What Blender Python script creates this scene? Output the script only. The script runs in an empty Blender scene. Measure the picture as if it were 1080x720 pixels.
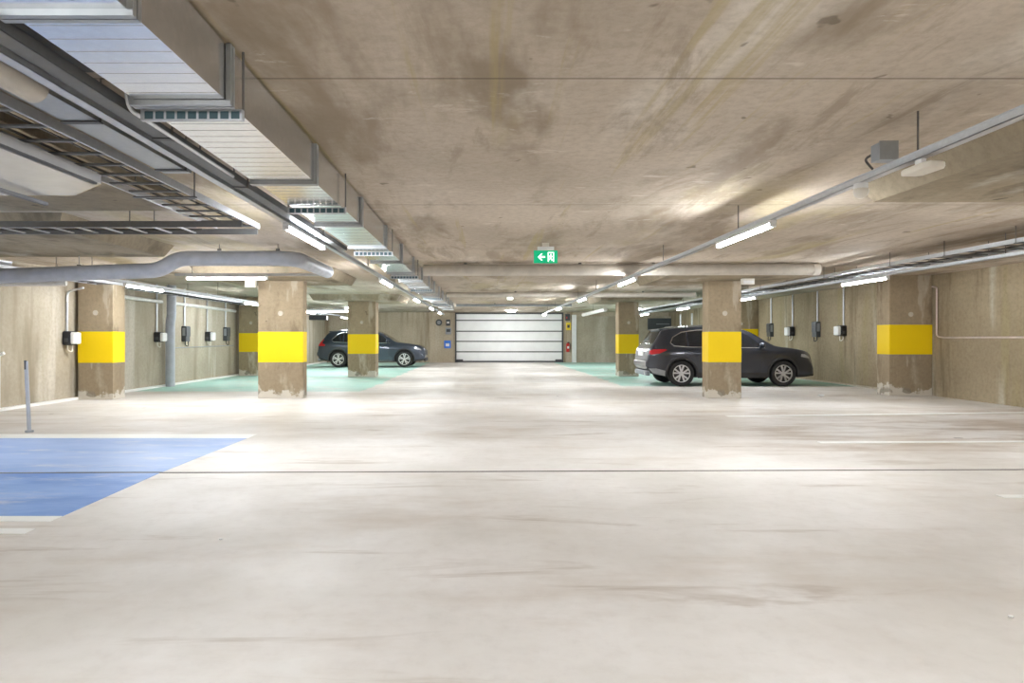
import bpy, bmesh, math, random
from mathutils import Vector, Matrix
random.seed(7)
C = bpy.context.scene.collection
scene = bpy.context.scene
# ------------------------------------------------------------------ camera, world, exposure
H, F, CX, CY = 1.25, 690.0, 511.0, 357.0          # eye height, focal length, aisle vanishing point
cd = bpy.data.cameras.new('camera'); cam = bpy.data.objects.new('camera', cd); C.objects.link(cam)
cam.location = (0, 0, H); cam.rotation_euler = (math.pi/2, 0, 0)
cd.sensor_width = 36; cd.lens = F/1080*36; cd.shift_x = (540-CX)/1080; cd.shift_y = (CY-360)/1080
cd.clip_start = .05
scene.camera = cam
vs = scene.view_settings
vs.view_transform = 'Standard'; vs.look = 'None'; vs.gamma = 1; vs.use_curve_mapping = False
vs.exposure = 0.0
TUBE = 235.0
w = bpy.data.worlds.new('world'); scene.world = w; w.use_nodes = True
w.node_tree.nodes['Background'].inputs[0].default_value = (.75, .8, .9, 1)
w.node_tree.nodes['Background'].inputs[1].default_value = .05
XL, XR, Y0, Y1, ZC = -8.42, 9.8, -7.0, 34.5, 2.64   # room extents, ceiling height

# ------------------------------------------------------------------ materials
class NT:
    def __init__(s, name, rough=.8, metal=0, spec=.4):
        s.m = bpy.data.materials.new(name); s.m.use_nodes = True
        s.t = s.m.node_tree; s.b = s.t.nodes['Principled BSDF']
        s.b.inputs['Roughness'].default_value = rough; s.b.inputs['Metallic'].default_value = metal
        s.b.inputs['Specular IOR Level'].default_value = spec
        s.tc = s.t.nodes.new('ShaderNodeTexCoord').outputs['Object']
    def lk(s, a, b): s.t.links.new(a, b)
    def noise(s, sc=(1,1,1), scale=1., detail=4, rough=.55, dist=0, off=(0,0,0)):
        mp = s.t.nodes.new('ShaderNodeMapping'); mp.inputs['Scale'].default_value = sc; mp.inputs['Location'].default_value = off
        s.lk(s.tc, mp.inputs[0]); n = s.t.nodes.new('ShaderNodeTexNoise')
        n.inputs['Scale'].default_value = scale; n.inputs['Detail'].default_value = detail
        n.inputs['Roughness'].default_value = rough; n.inputs['Distortion'].default_value = dist
        s.lk(mp.outputs[0], n.inputs['Vector']); return n.outputs['Fac']
    def ramp(s, v, lo, hi, a=0., b=1.):
        n = s.t.nodes.new('ShaderNodeMapRange'); n.interpolation_type = 'SMOOTHSTEP'
        s.lk(v, n.inputs[0]); n.inputs[1].default_value = lo; n.inputs[2].default_value = hi
        n.inputs[3].default_value = a; n.inputs[4].default_value = b; return n.outputs[0]
    def math(s, op, a, b=None):
        n = s.t.nodes.new('ShaderNodeMath'); n.operation = op
        for i, v in enumerate((a, b)):
            if v is None: continue
            if isinstance(v, (int, float)): n.inputs[i].default_value = v
            else: s.lk(v, n.inputs[i])
        return n.outputs[0]
    def mix(s, f, a, b):
        n = s.t.nodes.new('ShaderNodeMix'); n.data_type = 'RGBA'
        if isinstance(f, (int, float)): n.inputs[0].default_value = f
        else: s.lk(f, n.inputs[0])
        for i, v in ((6, a), (7, b)):
            if isinstance(v, tuple): n.inputs[i].default_value = (*v, 1)
            else: s.lk(v, n.inputs[i])
        return n.outputs[2]
    def xyz(s):
        n = s.t.nodes.new('ShaderNodeSeparateXYZ'); s.lk(s.tc, n.inputs[0]); return n.outputs
    def col(s, c): s.lk(c, s.b.inputs['Base Color']); return s.m
    def rgh(s, v): s.lk(v, s.b.inputs['Roughness'])
    def bump(s, v, strength=.2, dist=.01):
        n = s.t.nodes.new('ShaderNodeBump'); n.inputs['Strength'].default_value = strength; n.inputs['Distance'].default_value = dist
        s.lk(v, n.inputs['Height']); s.lk(n.outputs[0], s.b.inputs['Normal'])

def plain(name, c, rough=.5, metal=0, var=.08, spec=.5, scale=6):
    n = NT(name, rough, metal, spec); v = n.noise(scale=scale, detail=3)
    return n.col(n.mix(n.ramp(v, .3, .7), tuple(x*(1-var) for x in c), tuple(min(1, x*(1+var)) for x in c)))
def emit(name, c, st):
    n = NT(name, .4); n.b.inputs['Base Color'].default_value = (*c, 1)
    n.b.inputs['Emission Color'].default_value = (*c, 1); n.b.inputs['Emission Strength'].default_value = st; return n.m

def concrete(name, a, b, dark, streak=(1,1,1), smin=.5, joints=None, rough=.85, light=None, seed=0, mossy=None, spots=True, streaks=False):
    n = NT(name, rough, 0, .25)
    big = n.ramp(n.noise(scale=.55, detail=5, off=(seed, 3, 1)), .32, .68)
    c = n.mix(big, a, b)
    st = n.ramp(n.noise(sc=streak, scale=1, detail=6, rough=.6, dist=.25, off=(seed*2, 1, 7)), smin, smin+.2, 0, .8)
    c = n.mix(st, c, dark)
    if light: c = n.mix(n.ramp(n.noise(sc=streak, scale=.8, detail=5, off=(9, seed, 2)), .56, .7, 0, .75), c, light)
    if mossy: c = n.mix(n.ramp(n.noise(sc=streak, scale=.7, detail=4, off=(4, seed+5, 8)), .57, .68, 0, .55), c, mossy)
    fine = n.noise(scale=14, detail=8, rough=.7)
    c = n.mix(n.ramp(fine, .35, .75, 0, .35), c, dark)
    if spots:
        c = n.mix(n.ramp(n.noise(scale=5, detail=2, off=(seed, seed, 5)), .72, .76, 0, .6), c, tuple(x*.45 for x in dark))
    if streaks:
        f1 = n.ramp(n.noise(sc=(4.5,.16,1), scale=1, detail=5, rough=.6, dist=.15, off=(3,3,9)), .60, .70, 0, .55)
        c = n.mix(f1, c, (.42,.34,.16))
        f2 = n.ramp(n.noise(sc=(2.2,.5,1), scale=1, detail=7, rough=.68, dist=.5, off=(13,1,4)), .52, .66, 0, .65)
        c = n.mix(f2, c, (.31,.245,.18))
        f3 = n.ramp(n.noise(sc=(1.6,3.5,1), scale=1.1, detail=7, rough=.7, dist=.4, off=(1,8,4)), .60, .70, 0, .5)
        c = n.mix(f3, c, (.74,.68,.60))
    if joints:
        X = n.xyz()
        for ax, period, off, wd in joints:
            f = n.math('ABSOLUTE', n.math('SUBTRACT', n.math('FRACT', n.math('ADD', n.math('DIVIDE', X[ax], period), off)), .5))
            c = n.mix(n.ramp(f, .5*0+wd/period, wd/period*.4, 0, .55), c, tuple(x*.35 for x in dark))
    n.bump(fine, .25, .004)
    return n.col(c)

M = {}
M['ceil'] = concrete('ceiling concrete', (.60,.52,.43), (.46,.395,.32), (.25,.195,.135), (1.3,.42,1), .49,
                     joints=[(1, 3.3, -.56, .014)], light=(.74,.68,.60), mossy=(.46,.39,.21), seed=2, streaks=True)
M['wallL'] = concrete('wall concrete pale', (.50,.44,.35), (.38,.33,.25), (.25,.21,.15), (1,2.2,.22), .52, light=(.60,.56,.48), seed=5, spots=False)
M['wallR'] = concrete('wall concrete tan', (.37,.30,.20), (.27,.215,.14), (.14,.105,.06), (1,2.0,.25), .5, light=(.50,.46,.37), mossy=(.30,.25,.13), seed=8, spots=False)
M['wallB'] = concrete('end wall concrete', (.58,.50,.39), (.46,.39,.29), (.22,.165,.10), (2.4,1,.15), .48, light=(.54,.49,.39), seed=3, spots=False)
M['pillar'] = concrete('pillar concrete', (.38,.30,.20), (.28,.22,.145), (.17,.125,.08), (2.5,2.5,.9), .48, light=(.55,.49,.38), seed=11)
def pillar_foot(m):
    t = m.node_tree; n = NT.__new__(NT); n.m = m; n.t = t; n.b = t.nodes['Principled BSDF']
    n.tc = t.nodes.new('ShaderNodeTexCoord').outputs['Object']
    src = n.b.inputs['Base Color'].links[0].from_socket
    z = n.xyz()[2]
    k = n.math('SUBTRACT', n.math('ADD', z, n.math('MULTIPLY', n.math('SUBTRACT', n.noise(scale=2.6, detail=6, rough=.65, off=(1,2,3)), .5), 1.1)), .16)
    c = n.mix(n.ramp(k, .06, -.02, 0, .85), src, (.60,.555,.48))
    k2 = n.noise(sc=(1,1,1), scale=3.4, detail=2, off=(8,1,1))
    c = n.mix(n.math('MULTIPLY', n.ramp(k2, .58, .64), n.ramp(z, .22, .12, 0, .8)), c, (.22,.19,.15))
    c = n.mix(n.ramp(n.noise(sc=(3,3,.6), scale=1.2, detail=5, off=(2,6,1)), .60, .66, 0, .35), c, (.62,.56,.46))
    n.lk(c, n.b.inputs['Base Color'])
pillar_foot(M['pillar'])
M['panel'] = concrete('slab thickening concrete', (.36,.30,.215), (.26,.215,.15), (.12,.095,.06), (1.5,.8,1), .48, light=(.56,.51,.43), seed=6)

M['cement'] = concrete('patchy pale cement', (.56,.50,.41), (.40,.34,.26), (.2,.16,.11), (3,3,3), .55, light=(.7,.66,.58), seed=4)
def floor_mat():
    n = NT('floor concrete', .42, 0, .35)
    X = n.xyz()
    c = n.mix(n.ramp(n.noise(scale=.5, detail=6, rough=.6), .35, .65), (.62,.58,.53), (.75,.715,.68))
    c = n.mix(n.ramp(n.noise(sc=(.5,1.5,1), scale=.9, detail=6, rough=.62, off=(3,9,0)), .50, .74, 0, .6), c, (.50,.42,.34))
    c = n.mix(n.ramp(n.noise(sc=(.45,2.6,1), scale=1, detail=5, rough=.65, dist=.6, off=(11,2,0)), .57, .72, 0, .6), c, (.36,.28,.21))
    bay = n.math('MULTIPLY', n.math('MULTIPLY', n.ramp(X[0], 2.2, 4.5), n.ramp(X[1], 6.2, 7.4)), n.ramp(X[1], 12.5, 10.8))
    c = n.mix(n.math('MULTIPLY', bay, n.ramp(n.noise(sc=(.5,1.7,1), scale=1.1, detail=6, rough=.66, dist=.4, off=(21,4,0)), .42, .66, 0, .8)), c, (.40,.31,.235))
    fine = n.noise(scale=9, detail=8, rough=.7)
    c = n.mix(n.ramp(fine, .42, .8, 0, .25), c, (.46,.40,.35))
    c = n.mix(n.ramp(n.noise(scale=3.3, detail=2, off=(2,2,5)), .765, .79, 0, .7), c, (.15,.12,.1))
    # teal painted bays at the far left and far right
    wob = n.math('MULTIPLY', n.math('SUBTRACT', n.noise(scale=1.4, detail=4, off=(7,7,7)), .5), .5)
    xx = n.math('ADD', X[0], wob); yy = n.math('ADD', X[1], wob)
    tl = n.math('MULTIPLY', n.ramp(xx, -2.85, -2.95), n.ramp(yy, 15.3, 15.7))
    tr = n.math('MULTIPLY', n.ramp(xx, 3.6, 3.7), n.ramp(yy, 17.0, 17.4))
    t = n.math('MAXIMUM', tl, tr)
    t = n.math('MULTIPLY', t, n.ramp(n.noise(scale=1.1, detail=5, off=(1,5,3)), .3, .55, .55, .95))
    c = n.mix(t, c, (.40,.66,.58))
    n.rgh(n.ramp(n.noise(scale=1.6, detail=5, off=(5,5,5)), .3, .7, .42, .65))
    n.bump(fine, .12, .003)
    return n.col(c)
M['floor'] = floor_mat()

def paint(name, c1, c2, under=(.6,.57,.53), lo=.58, hi=.72, sc=(1,1,1), rough=.5):
    n = NT(name, rough, 0, .35)
    c = n.mix(n.ramp(n.noise(sc=sc, scale=1.3, detail=5, rough=.6), .3, .7), c1, c2)
    return n.col(n.mix(n.ramp(n.noise(sc=sc, scale=2.3, detail=7, rough=.7, off=(3,1,4)), lo, hi, 0, .8), c, under))
M['blue_a'] = paint('blue floor paint worn', (.25,.38,.68), (.38,.50,.76), (.62,.64,.72), .5, .75, (.5,1.6,1))
M['blue_b'] = paint('blue floor paint', (.12,.25,.60), (.28,.43,.74), (.55,.58,.70), .5, .76, (.6,1.6,1))
M['line'] = paint('white floor paint', (.8,.8,.77), (.88,.87,.84), (.6,.57,.52), .62, .8)
M['yellow'] = paint('yellow band paint', (.80,.55,.0), (.84,.59,.002), (.72,.52,.02), .62, .85, rough=.6)
def galv(name, c, rough=.35, metal=.85):
    n = NT(name, rough, metal, .5)
    v = n.t.nodes.new('ShaderNodeTexVoronoi'); v.inputs['Scale'].default_value = 26; n.lk(n.tc, v.inputs['Vector'])
    f = n.ramp(v.outputs['Distance'], 0, .8, 0, .5); f2 = n.ramp(n.noise(scale=2.5, detail=4), .3, .7, 0, .6)
    cc = n.mix(f, c, tuple(x*.8 for x in c)); cc = n.mix(f2, cc, tuple(x*.86 for x in c)); return n.col(cc)
M['duct'] = galv('galvanised duct sheet', (.74,.75,.76), .2, .92)
M['flange'] = galv('galvanised flange', (.42,.44,.45), .4, .8)
M['rail'] = galv('galvanised rail', (.60,.62,.65), .38, .7)
M['tray'] = galv('dull tray steel', (.20,.205,.21), .6, .5)
M['rod'] = plain('threaded rod', (.16,.15,.14), .5, .6)
M['pvc'] = plain('grey plastic pipe', (.40,.42,.47), .5)
M['pvcw'] = plain('pale pipe insulation', (.66,.65,.62), .5)
M['lagging'] = plain('dusty pipe', (.52,.48,.42), .5)
M['white'] = plain('white enamel', (.78,.78,.77), .4, var=.03)
M['enamel'] = plain('glossy enamel sheet', (.70,.71,.73), .22, .45, var=.03)
M['cream'] = plain('cream plastic', (.70,.66,.58), .5, var=.03)
M['black'] = plain('black plastic', (.012,.013,.017), .4)
M['dgrey'] = plain('dark grey plastic', (.05,.055,.062), .45)
M['jointgrey'] = plain('joint sealant', (.15,.13,.115), .8, var=.5, scale=1.2)
M['mgrey'] = plain('mid grey plastic', (.28,.30,.32), .45)
M['conduit'] = plain('conduit steel', (.62,.63,.66), .35, .4)
M['copper'] = plain('pinkish conduit', (.62,.52,.47), .4, .3)
M['cable'] = plain('cable sheath', (.05,.045,.04), .6)
M['cablebeige'] = plain('beige cable sheath', (.45,.38,.28), .6)
M['teal'] = plain('dark slot hole colour', (.05,.10,.12), .5)  # dark tone standing in for the shaded holes of the hanger bars
M['red'] = plain('red enamel', (.55,.03,.025), .35)
M['signblue'] = plain('blue sign face', (.03,.16,.62), .45)
M['signyellow'] = plain('yellow sign face', (.80,.60,.03), .45)
M['tube'] = emit('glowing tube cover', (.92,.96,1.0), TUBE)
M['green'] = emit('green sign face', (.0,.33,.15), .7)
M['greenw'] = emit('white sign symbol', (.85,1,.9), 1.3)
M['lampw'] = emit('small emergency lamp glow', (.9,1,.95), 3.0)
M['doorw'] = plain('white sectional door', (.88,.88,.87), .5, var=.03, scale=2)
M['doorgap'] = plain('dark door seam', (.10,.10,.10), .6)
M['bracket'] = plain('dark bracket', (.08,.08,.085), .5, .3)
M['tyre'] = plain('tyre rubber', (.018,.018,.019), .75)
M['rim'] = plain('alloy rim', (.68,.69,.71), .28, .8, var=.02)
M['disc'] = plain('brake disc shadowed hub', (.06,.06,.065), .4, .6)
M['glass'] = plain('tinted car glass', (.012,.014,.018), .06, 0, .05, .8)
M['chrome'] = plain('bright trim', (.75,.76,.78), .15, .95, var=.02)
M['clad'] = plain('black body cladding', (.022,.022,.024), .55)
M['tail'] = emit('red tail lamp lens', (.45,.006,.01), .06)
M['headl'] = plain('head lamp lens', (.45,.47,.5), .1, .3)
M['plate'] = plain('white number plate', (.8,.8,.8), .4, var=.02)
def carpaint(name, c):
    n = NT(name, .28, .55, .6); n.b.inputs['Coat Weight'].default_value = 1; n.b.inputs['Coat Roughness'].default_value = .06
    return n.col(n.mix(n.ramp(n.noise(scale=300, detail=1), .3, .7), c, tuple(x*1.25 for x in c)))
M['graphite'] = carpaint('graphite metallic paint', (.036,.041,.056))
M['slate'] = carpaint('slate blue metallic paint', (.030,.043,.066))

# ------------------------------------------------------------------ mesh helpers (world coordinates in)
ORG = {}
def wo(p):
    return ORG.get(p.name, Vector((0,0,0))) if p else Vector((0,0,0))
def obj(name, bm, mat, parent=None, origin=None, smooth=False, bevel=0):
    me = bpy.data.meshes.new(name)
    bmesh.ops.recalc_face_normals(bm, faces=bm.faces)
    org = Vector(origin) if origin is not None else wo(parent)
    bmesh.ops.translate(bm, verts=bm.verts, vec=-org)
    bm.to_mesh(me); bm.free()
    mats = mat if isinstance(mat, (list, tuple)) else [mat]
    for m_ in mats: me.materials.append(M[m_] if isinstance(m_, str) else m_)
    o = bpy.data.objects.new(name, me); C.objects.link(o)
    if parent: o.parent = parent; o.location = org - wo(parent)
    else: o.location = org
    ORG[o.name] = org
    if smooth:
        for p in me.polygons: p.use_smooth = True
        try: me.set_sharp_from_angle(angle=math.radians(40))
        except Exception: pass
    if bevel:
        b = o.modifiers.new('bevel', 'BEVEL'); b.width = bevel; b.segments = 2; b.limit_method = 'ANGLE'
    return o
def thing(name, label, cat, loc, group=None):
    o = bpy.data.objects.new(name, None); C.objects.link(o); o.location = loc; o.empty_display_size = .1
    ORG[o.name] = Vector(loc); o['label'] = label; o['category'] = cat
    if group: o['group'] = group
    return o
def tag(o, label, cat, group=None):
    o['label'] = label; o['category'] = cat
    if group: o['group'] = group
    return o
def struct(o): o['kind'] = 'structure'; return o
def dup(root, loc, label, group=None):
    r = root.copy(); C.objects.link(r); r.location = loc; ORG[r.name] = Vector(loc); r['label'] = label
    if group: r['group'] = group
    for ch in list(root.children):
        c = ch.copy(); C.objects.link(c); c.parent = r
        for g in ch.children:
            d = g.copy(); C.objects.link(d); d.parent = c
    return r
def B(): return bmesh.new()
def box(bm, x0, x1, y0, y1, z0, z1, mi=0):
    v = [bm.verts.new((x, y, z)) for x in (x0, x1) for y in (y0, y1) for z in (z0, z1)]
    for q in ((0,1,3,2),(4,6,7,5),(0,4,5,1),(2,3,7,6),(0,2,6,4),(1,5,7,3)):
        f = bm.faces.new([v[i] for i in q]); f.material_index = mi
    return bm
def tube(bm, pts, r, n=12, cap=True, mi=0):
    pts = [Vector(p) for p in pts]; rings = []
    prev = None
    for i, p in enumerate(pts):
        d = (pts[min(i+1, len(pts)-1)] - pts[max(i-1, 0)]).normalized()
        a = Vector((0,0,1)) if abs(d.z) < .9 else Vector((1,0,0))
        if prev is not None: a = prev
        u = d.cross(a); 
        if u.length < 1e-4: u = d.cross(Vector((1,0,0)))
        u.normalize(); v = u.cross(d).normalized(); prev = v
        rr = r[i] if isinstance(r, (list, tuple)) else r
        rings.append([bm.verts.new(p + (u*math.cos(t) + v*math.sin(t))*rr) for t in [2*math.pi*k/n for k in range(n)]])
    for a, b in zip(rings, rings[1:]):
        for k in range(n):
            f = bm.faces.new((a[k], a[(k+1)%n], b[(k+1)%n], b[k])); f.material_index = mi
    if cap:
        for rg in (rings[0], rings[-1]):
            f = bm.faces.new(rg); f.material_index = mi
    return bm
def smoothpath(pts, rad=.12, k=6):
    pts = [Vector(p) for p in pts]; out = [pts[0]]
    for i in range(1, len(pts)-1):
        a, b, c = pts[i-1], pts[i], pts[i+1]
        r = min(rad, (a-b).length*.45, (c-b).length*.45)
        p, q = b + (a-b).normalized()*r, b + (c-b).normalized()*r
        for j in range(k+1):
            t = j/k; out.append(p*(1-t)**2 + b*2*t*(1-t) + q*t*t)
    return out + [pts[-1]]
def poly(bm, pts, z0, z1, mi=0):
    a = [bm.verts.new((x, y, z0)) for x, y in pts]; b = [bm.verts.new((x, y, z1)) for x, y in pts]
    n = len(pts); bm.faces.new(a[::-1]).material_index = mi; bm.faces.new(b).material_index = mi
    for i in range(n): bm.faces.new((a[i], a[(i+1)%n], b[(i+1)%n], b[i])).material_index = mi
    return bm
def pt(px, py, D): return ((px-CX)*D/F, D, H-(py-CY)*D/F)

# ------------------------------------------------------------------ room shell
struct(obj('floor', box(B(), XL-.3, XR+.3, Y0-.3, Y1+.3, -.25, 0), 'floor'))
struct(obj('ceiling', box(B(), XL-.3, XR+.3, Y0-.3, Y1+.3, ZC, ZC+.3), 'ceil'))
struct(obj('wall_left', box(B(), XL-.25, XL, Y0-.3, Y1+.3, 0, ZC), 'wallL'))
struct(obj('wall_right', box(B(), XR, XR+.25, Y0-.3, Y1+.3, 0, ZC), 'wallR'))
struct(obj('wall_rear', box(B(), XL, XR, Y0-.25, Y0, 0, ZC), 'wallB'))
DX0, DX1, DH = (480-CX)*Y1/F, (594-CX)*Y1/F, 2.60
bm = B(); box(bm, XL, DX0, Y1, Y1+.25, 0, ZC); box(bm, DX1, XR, Y1, Y1+.25, 0, ZC); box(bm, DX0, DX1, Y1, Y1+.25, DH, ZC)
struct(obj('wall_end', bm, 'wallB'))
# kerbs along the wall feet
struct(obj('baseboard_left', box(B(), XL, XL+.10, Y0, Y1, 0, .05), 'line'))
struct(obj('baseboard_right', box(B(), XR-.06, XR, 14.8, 23.0, 0, .035), 'wallL'))

# thickened slab pads with sloping edges above the pillars
def pad(n, x0, x1, y0, y1, t=.18, s=.10):
    bm = B(); z = ZC-t
    a = [bm.verts.new(p) for p in ((x0,y0,z),(x1,y0,z),(x1,y1,z),(x0,y1,z))]
    b = [bm.verts.new(p) for p in ((x0-s,y0-s,ZC),(x1+s,y0-s,ZC),(x1+s,y1+s,ZC),(x0-s,y1+s,ZC))]
    bm.faces.new(a[::-1]); bm.faces.new(b)
    for i in range(4): bm.faces.new((a[i], a[(i+1)%4], b[(i+1)%4], b[i]))
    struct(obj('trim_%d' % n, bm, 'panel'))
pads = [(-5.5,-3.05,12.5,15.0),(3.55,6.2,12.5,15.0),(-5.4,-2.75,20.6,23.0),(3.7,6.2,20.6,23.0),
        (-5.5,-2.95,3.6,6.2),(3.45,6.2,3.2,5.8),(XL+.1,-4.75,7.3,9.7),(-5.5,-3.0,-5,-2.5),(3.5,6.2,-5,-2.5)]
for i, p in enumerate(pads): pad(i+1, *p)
ZP = ZC-.18

# sectional garage door in the end wall
door = B(); box(door, DX0, DX1, Y1+.08, Y1+.12, 0.03, DH)
dr = struct(obj('door_1', door, 'doorgap', origin=((DX0+DX1)/2, Y1+.1, 0)))
zs = [0.05]+[H-(y-CY)*Y1/F for y in (371, 360, 349.3, 337.8)]+[DH-.02]
for a, b in zip(zs, zs[1:]):
    bm = B(); box(bm, DX0+.05, DX1-.05, Y1+.03, Y1+.08, a+.035, b-.025)
    for k in range(1, 3):
        zz = a+(b-a)*k/3; box(bm, DX0+.07, DX1-.07, Y1+.022, Y1+.03, zz-.012, zz+.012)
    obj('door_panel', bm, 'doorw', dr, bevel=.008)
for s, x in ((1, DX0), (-1, DX1)):
    obj('door_track', box(B(), min(x, x+s*.07), max(x, x+s*.07), Y1-.06, Y1+.03, 0, DH), 'bracket', dr)
    obj('roller_bracket', box(B(), min(x+s*.07, x+s*.42), max(x+s*.07, x+s*.42), Y1-.03, Y1+.02, .04, .16), 'bracket', dr, bevel=.02)
obj('door_seal', box(B(), DX0, DX1, Y1, Y1+.08, 0, .05), 'bracket', dr)
obj('door_header', box(B(), DX0, DX1, Y1-.08, Y1+.03, DH-.06, DH+.02), 'bracket', dr)
# white door-side post on the right
struct(obj('trim_12', box(B(), (603-CX)*Y1/F, (607.5-CX)*Y1/F, Y1-.18, Y1, 0, 2.5), 'white'))
# green-tinged concrete bay right of the post
struct(obj('trim_13', box(B(), (607.5-CX)*Y1/F, XR, Y1-.12, Y1, 0, 2.42), 'wallL'))

# ------------------------------------------------------------------ floor markings
def mark(name, pts, mat, label, cat='floor marking', group=None):
    cx = sum(p[0] for p in pts)/len(pts); cy = sum(p[1] for p in pts)/len(pts)
    return tag(obj(name, poly(B(), pts, 0.0, .004), mat, origin=(cx, cy, 0)), label, cat, group)
def fl(px, py): D = F*H/(py-CY); return ((px-CX)*D/F, D)
XB = -3.0
jy = lambda x: 6.16+.0175*x
mark('blue_bay_paint', [(XL+.12, jy(XL)+.03), (XB-.02, jy(XB)+.03), (XB+.02, 8.2), (XL+.12, 8.2)], 'blue_a', 'worn pale blue painted bay on floor, beyond the joint')
mark('blue_bay_paint', [(XL+.12, 4.6), (XB+.03, 4.6), (XB-.02, jy(XB)-.03), (XL+.12, jy(XL)-.03)], 'blue_b', 'stronger blue painted bay on floor, near side of joint')
mark('bay_line', [(XL+.12, 8.2), (XB+.03, 8.2), (XB+.03, 8.55), (XL+.12, 8.55)], 'line', 'white line along the far edge of the blue bay', 'line marking')
mark('bay_line', [(XL+.12, 4.47), (XB+.03, 4.47), (XB+.03, 4.6), (XL+.12, 4.6)], 'line', 'white line along the near edge of the blue bay', 'line marking')
mark('bay_line', [(XL+.12, 4.19), (XB+.05, 4.19), (XB+.05, 4.30), (XL+.12, 4.30)], 'line', 'cream bar nearest the camera at lower left', 'line marking')
mark('bay_line', [(4.02, 7.82), (9.7, 7.98), (9.7, 8.10), (4.02, 7.93)], 'line', 'long white bay line on right half, middle of three', 'line marking')
mark('bay_line', [(3.9, 10.45), (9.7, 11.05), (9.7, 11.22), (3.9, 10.6)], 'line', 'long white bay line on right half, farthest, before the wall pillar', 'line marking')
mark('bay_line', [(4.08, 5.13), (9.7, 5.13), (9.7, 5.23), (4.08, 5.23)], 'line', 'short white line cut off by right edge of photo', 'line marking')
mark('expansion_joint', [(XL+.1, jy(XL)-.02), (XR-.1, jy(XR)-.02), (XR-.1, jy(XR)+.004), (XL+.1, jy(XL)+.004)], 'jointgrey', 'dark thin expansion joint crossing the whole floor', 'floor joint')
# small litter
def litter(px, py, s, label):
    x, y = fl(px, py); bm = B()
    bmesh.ops.create_icosphere(bm, subdivisions=2, radius=s, matrix=Matrix.Translation((x, y, s*.55)) @ Matrix.Diagonal((1.3, 1, .6, 1)))
    for v in bm.verts: v.co += Vector((random.uniform(-1,1), random.uniform(-1,1), 0))*s*.15
    tag(obj('paper_scrap', bm, 'white', origin=(x, y, 0)), label, 'litter')
litter(866, 418, .05, 'white crumpled scrap on floor near right wall, below the dark car')
litter(233, 569, .010, 'tiny white paper scrap on floor at lower left')
litter(1066, 651, .010, 'tiny white paper scrap at lower right corner of floor')

# ------------------------------------------------------------------ pillars
def pillar(x0, x1, y0, y1, label, ztop=ZP, zb=(.75, 1.40), foot=False):
    t = thing('concrete_pillar', label, 'pillar', ((x0+x1)/2, (y0+y1)/2, 0), 'concrete pillars with yellow bands')
    obj('shaft', box(B(), x0, x1, y0, y1, 0, ztop), 'pillar', t, bevel=.012)
    obj('yellow_band', box(B(), x0-.003, x1+.003, y0-.003, y1+.003, *zb), 'yellow', t, bevel=.012)
    if foot: obj('cement_foot', box(B(), x0-.006, x1+.006, y0-.006, y1+.006, 0, .16), 'cement', t, bevel=.01)
    bm = B(); cx = (x0+x1)/2
    tube(bm, [(cx, y0-.006, 1.78), (cx, y0+.01, 1.78)], .055, 10)
    obj('patch', bm, 'cement', t)
    return t
pillar(-4.745, -3.80, 13.7, 14.0, 'wide concrete pillar with yellow band, left of the aisle and nearest')
pillar(4.69, 5.38, 13.7, 14.1, 'concrete pillar with yellow band standing in front of the dark grey car')
pillar(-4.45, -3.55, 21.3, 21.9, 'concrete pillar with yellow band in front of the blue-grey car')
pillar(4.45, 5.12, 21.7, 22.2, 'dim concrete pillar with yellow band just left of the dark grey car')
pillar(-8.33, -7.61, 13.4, 13.85, 'concrete pillar with yellow band beside left wall, nearest there', ztop=ZC)
pillar(-8.26, -7.45, 22, 22.6, 'far concrete pillar with yellow band beside left wall, past the chargers', ztop=ZC, zb=(.80,1.44))
pillar(8.85, 9.79, 14.3, 14.75, 'concrete pillar with yellow band attached to the right wall', ztop=ZC, zb=(.90, 1.56))
pillar(8.6, 9.79, 23.4, 23.9, 'far concrete pillar with yellow band at right wall, behind dark grey car', ztop=ZC, zb=(.90, 1.60))
# pillars beside and behind the camera carry the near slab pads
pillar(-4.9, -4.0, 4.4, 4.8, 'concrete pillar with yellow band outside the left edge of the photo')
pillar(4.7, 5.4, 4.0, 4.5, 'concrete pillar with yellow band outside the right edge of the photo')
pillar(-4.7, -3.8, -4, -3.6, 'concrete pillar with yellow band behind the viewpoint, left')
pillar(4.6, 5.4, -4, -3.6, 'concrete pillar with yellow band behind the viewpoint, right')

# ------------------------------------------------------------------ light rails and tube lights
def rods(bm_parent, x, z0, ys, z1=ZC, r=.006, dx=0):
    for y in ys:
        bm = B(); tube(bm, [(x, y, z0), (x, y, z1)], r, 6); tube(bm, [(x, y, z0), (x, y, z0+.04)], .016, 6)
        obj('hanger_rod', bm, 'rod', bm_parent)
def rail(x, z, y0, y1, label, ys, w_=.03, h_=.045):
    t = thing('lighting_rail', label, 'lighting rail', (x, y0, z), 'galvanised lighting rails')
    bm = B(); box(bm, x-w_, x+w_, y0, y1, z, z+.004); box(bm, x-w_, x-w_+.004, y0, y1, z, z+h_); box(bm, x+w_-.004, x+w_, y0, y1, z, z+h_)
    box(bm, x-w_-.012, x-w_, y0, y1, z+h_-.004, z+h_); box(bm, x+w_, x+w_+.012, y0, y1, z+h_-.004, z+h_)
    obj('channel', bm, 'rail', t)
    bm = B(); tube(bm, [(x-.008, y0+.02, z+.014), (x-.008, y1-.02, z+.014)], .009, 6); tube(bm, [(x+.012, y0+.02, z+.014), (x+.012, y1-.02, z+.014)], .008, 6)
    obj('cable', bm, 'cable', t)
    rods(t, x, z+.004, ys)
    return t
rail(2.65, H+1.09, -3, 30, 'galvanised rail carrying tube lights right of the aisle', [1.2, 4.0, 6.83, 9.7, 12.6, 15.5, 18.5, 21.5, 24.5, 27.5])
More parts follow.
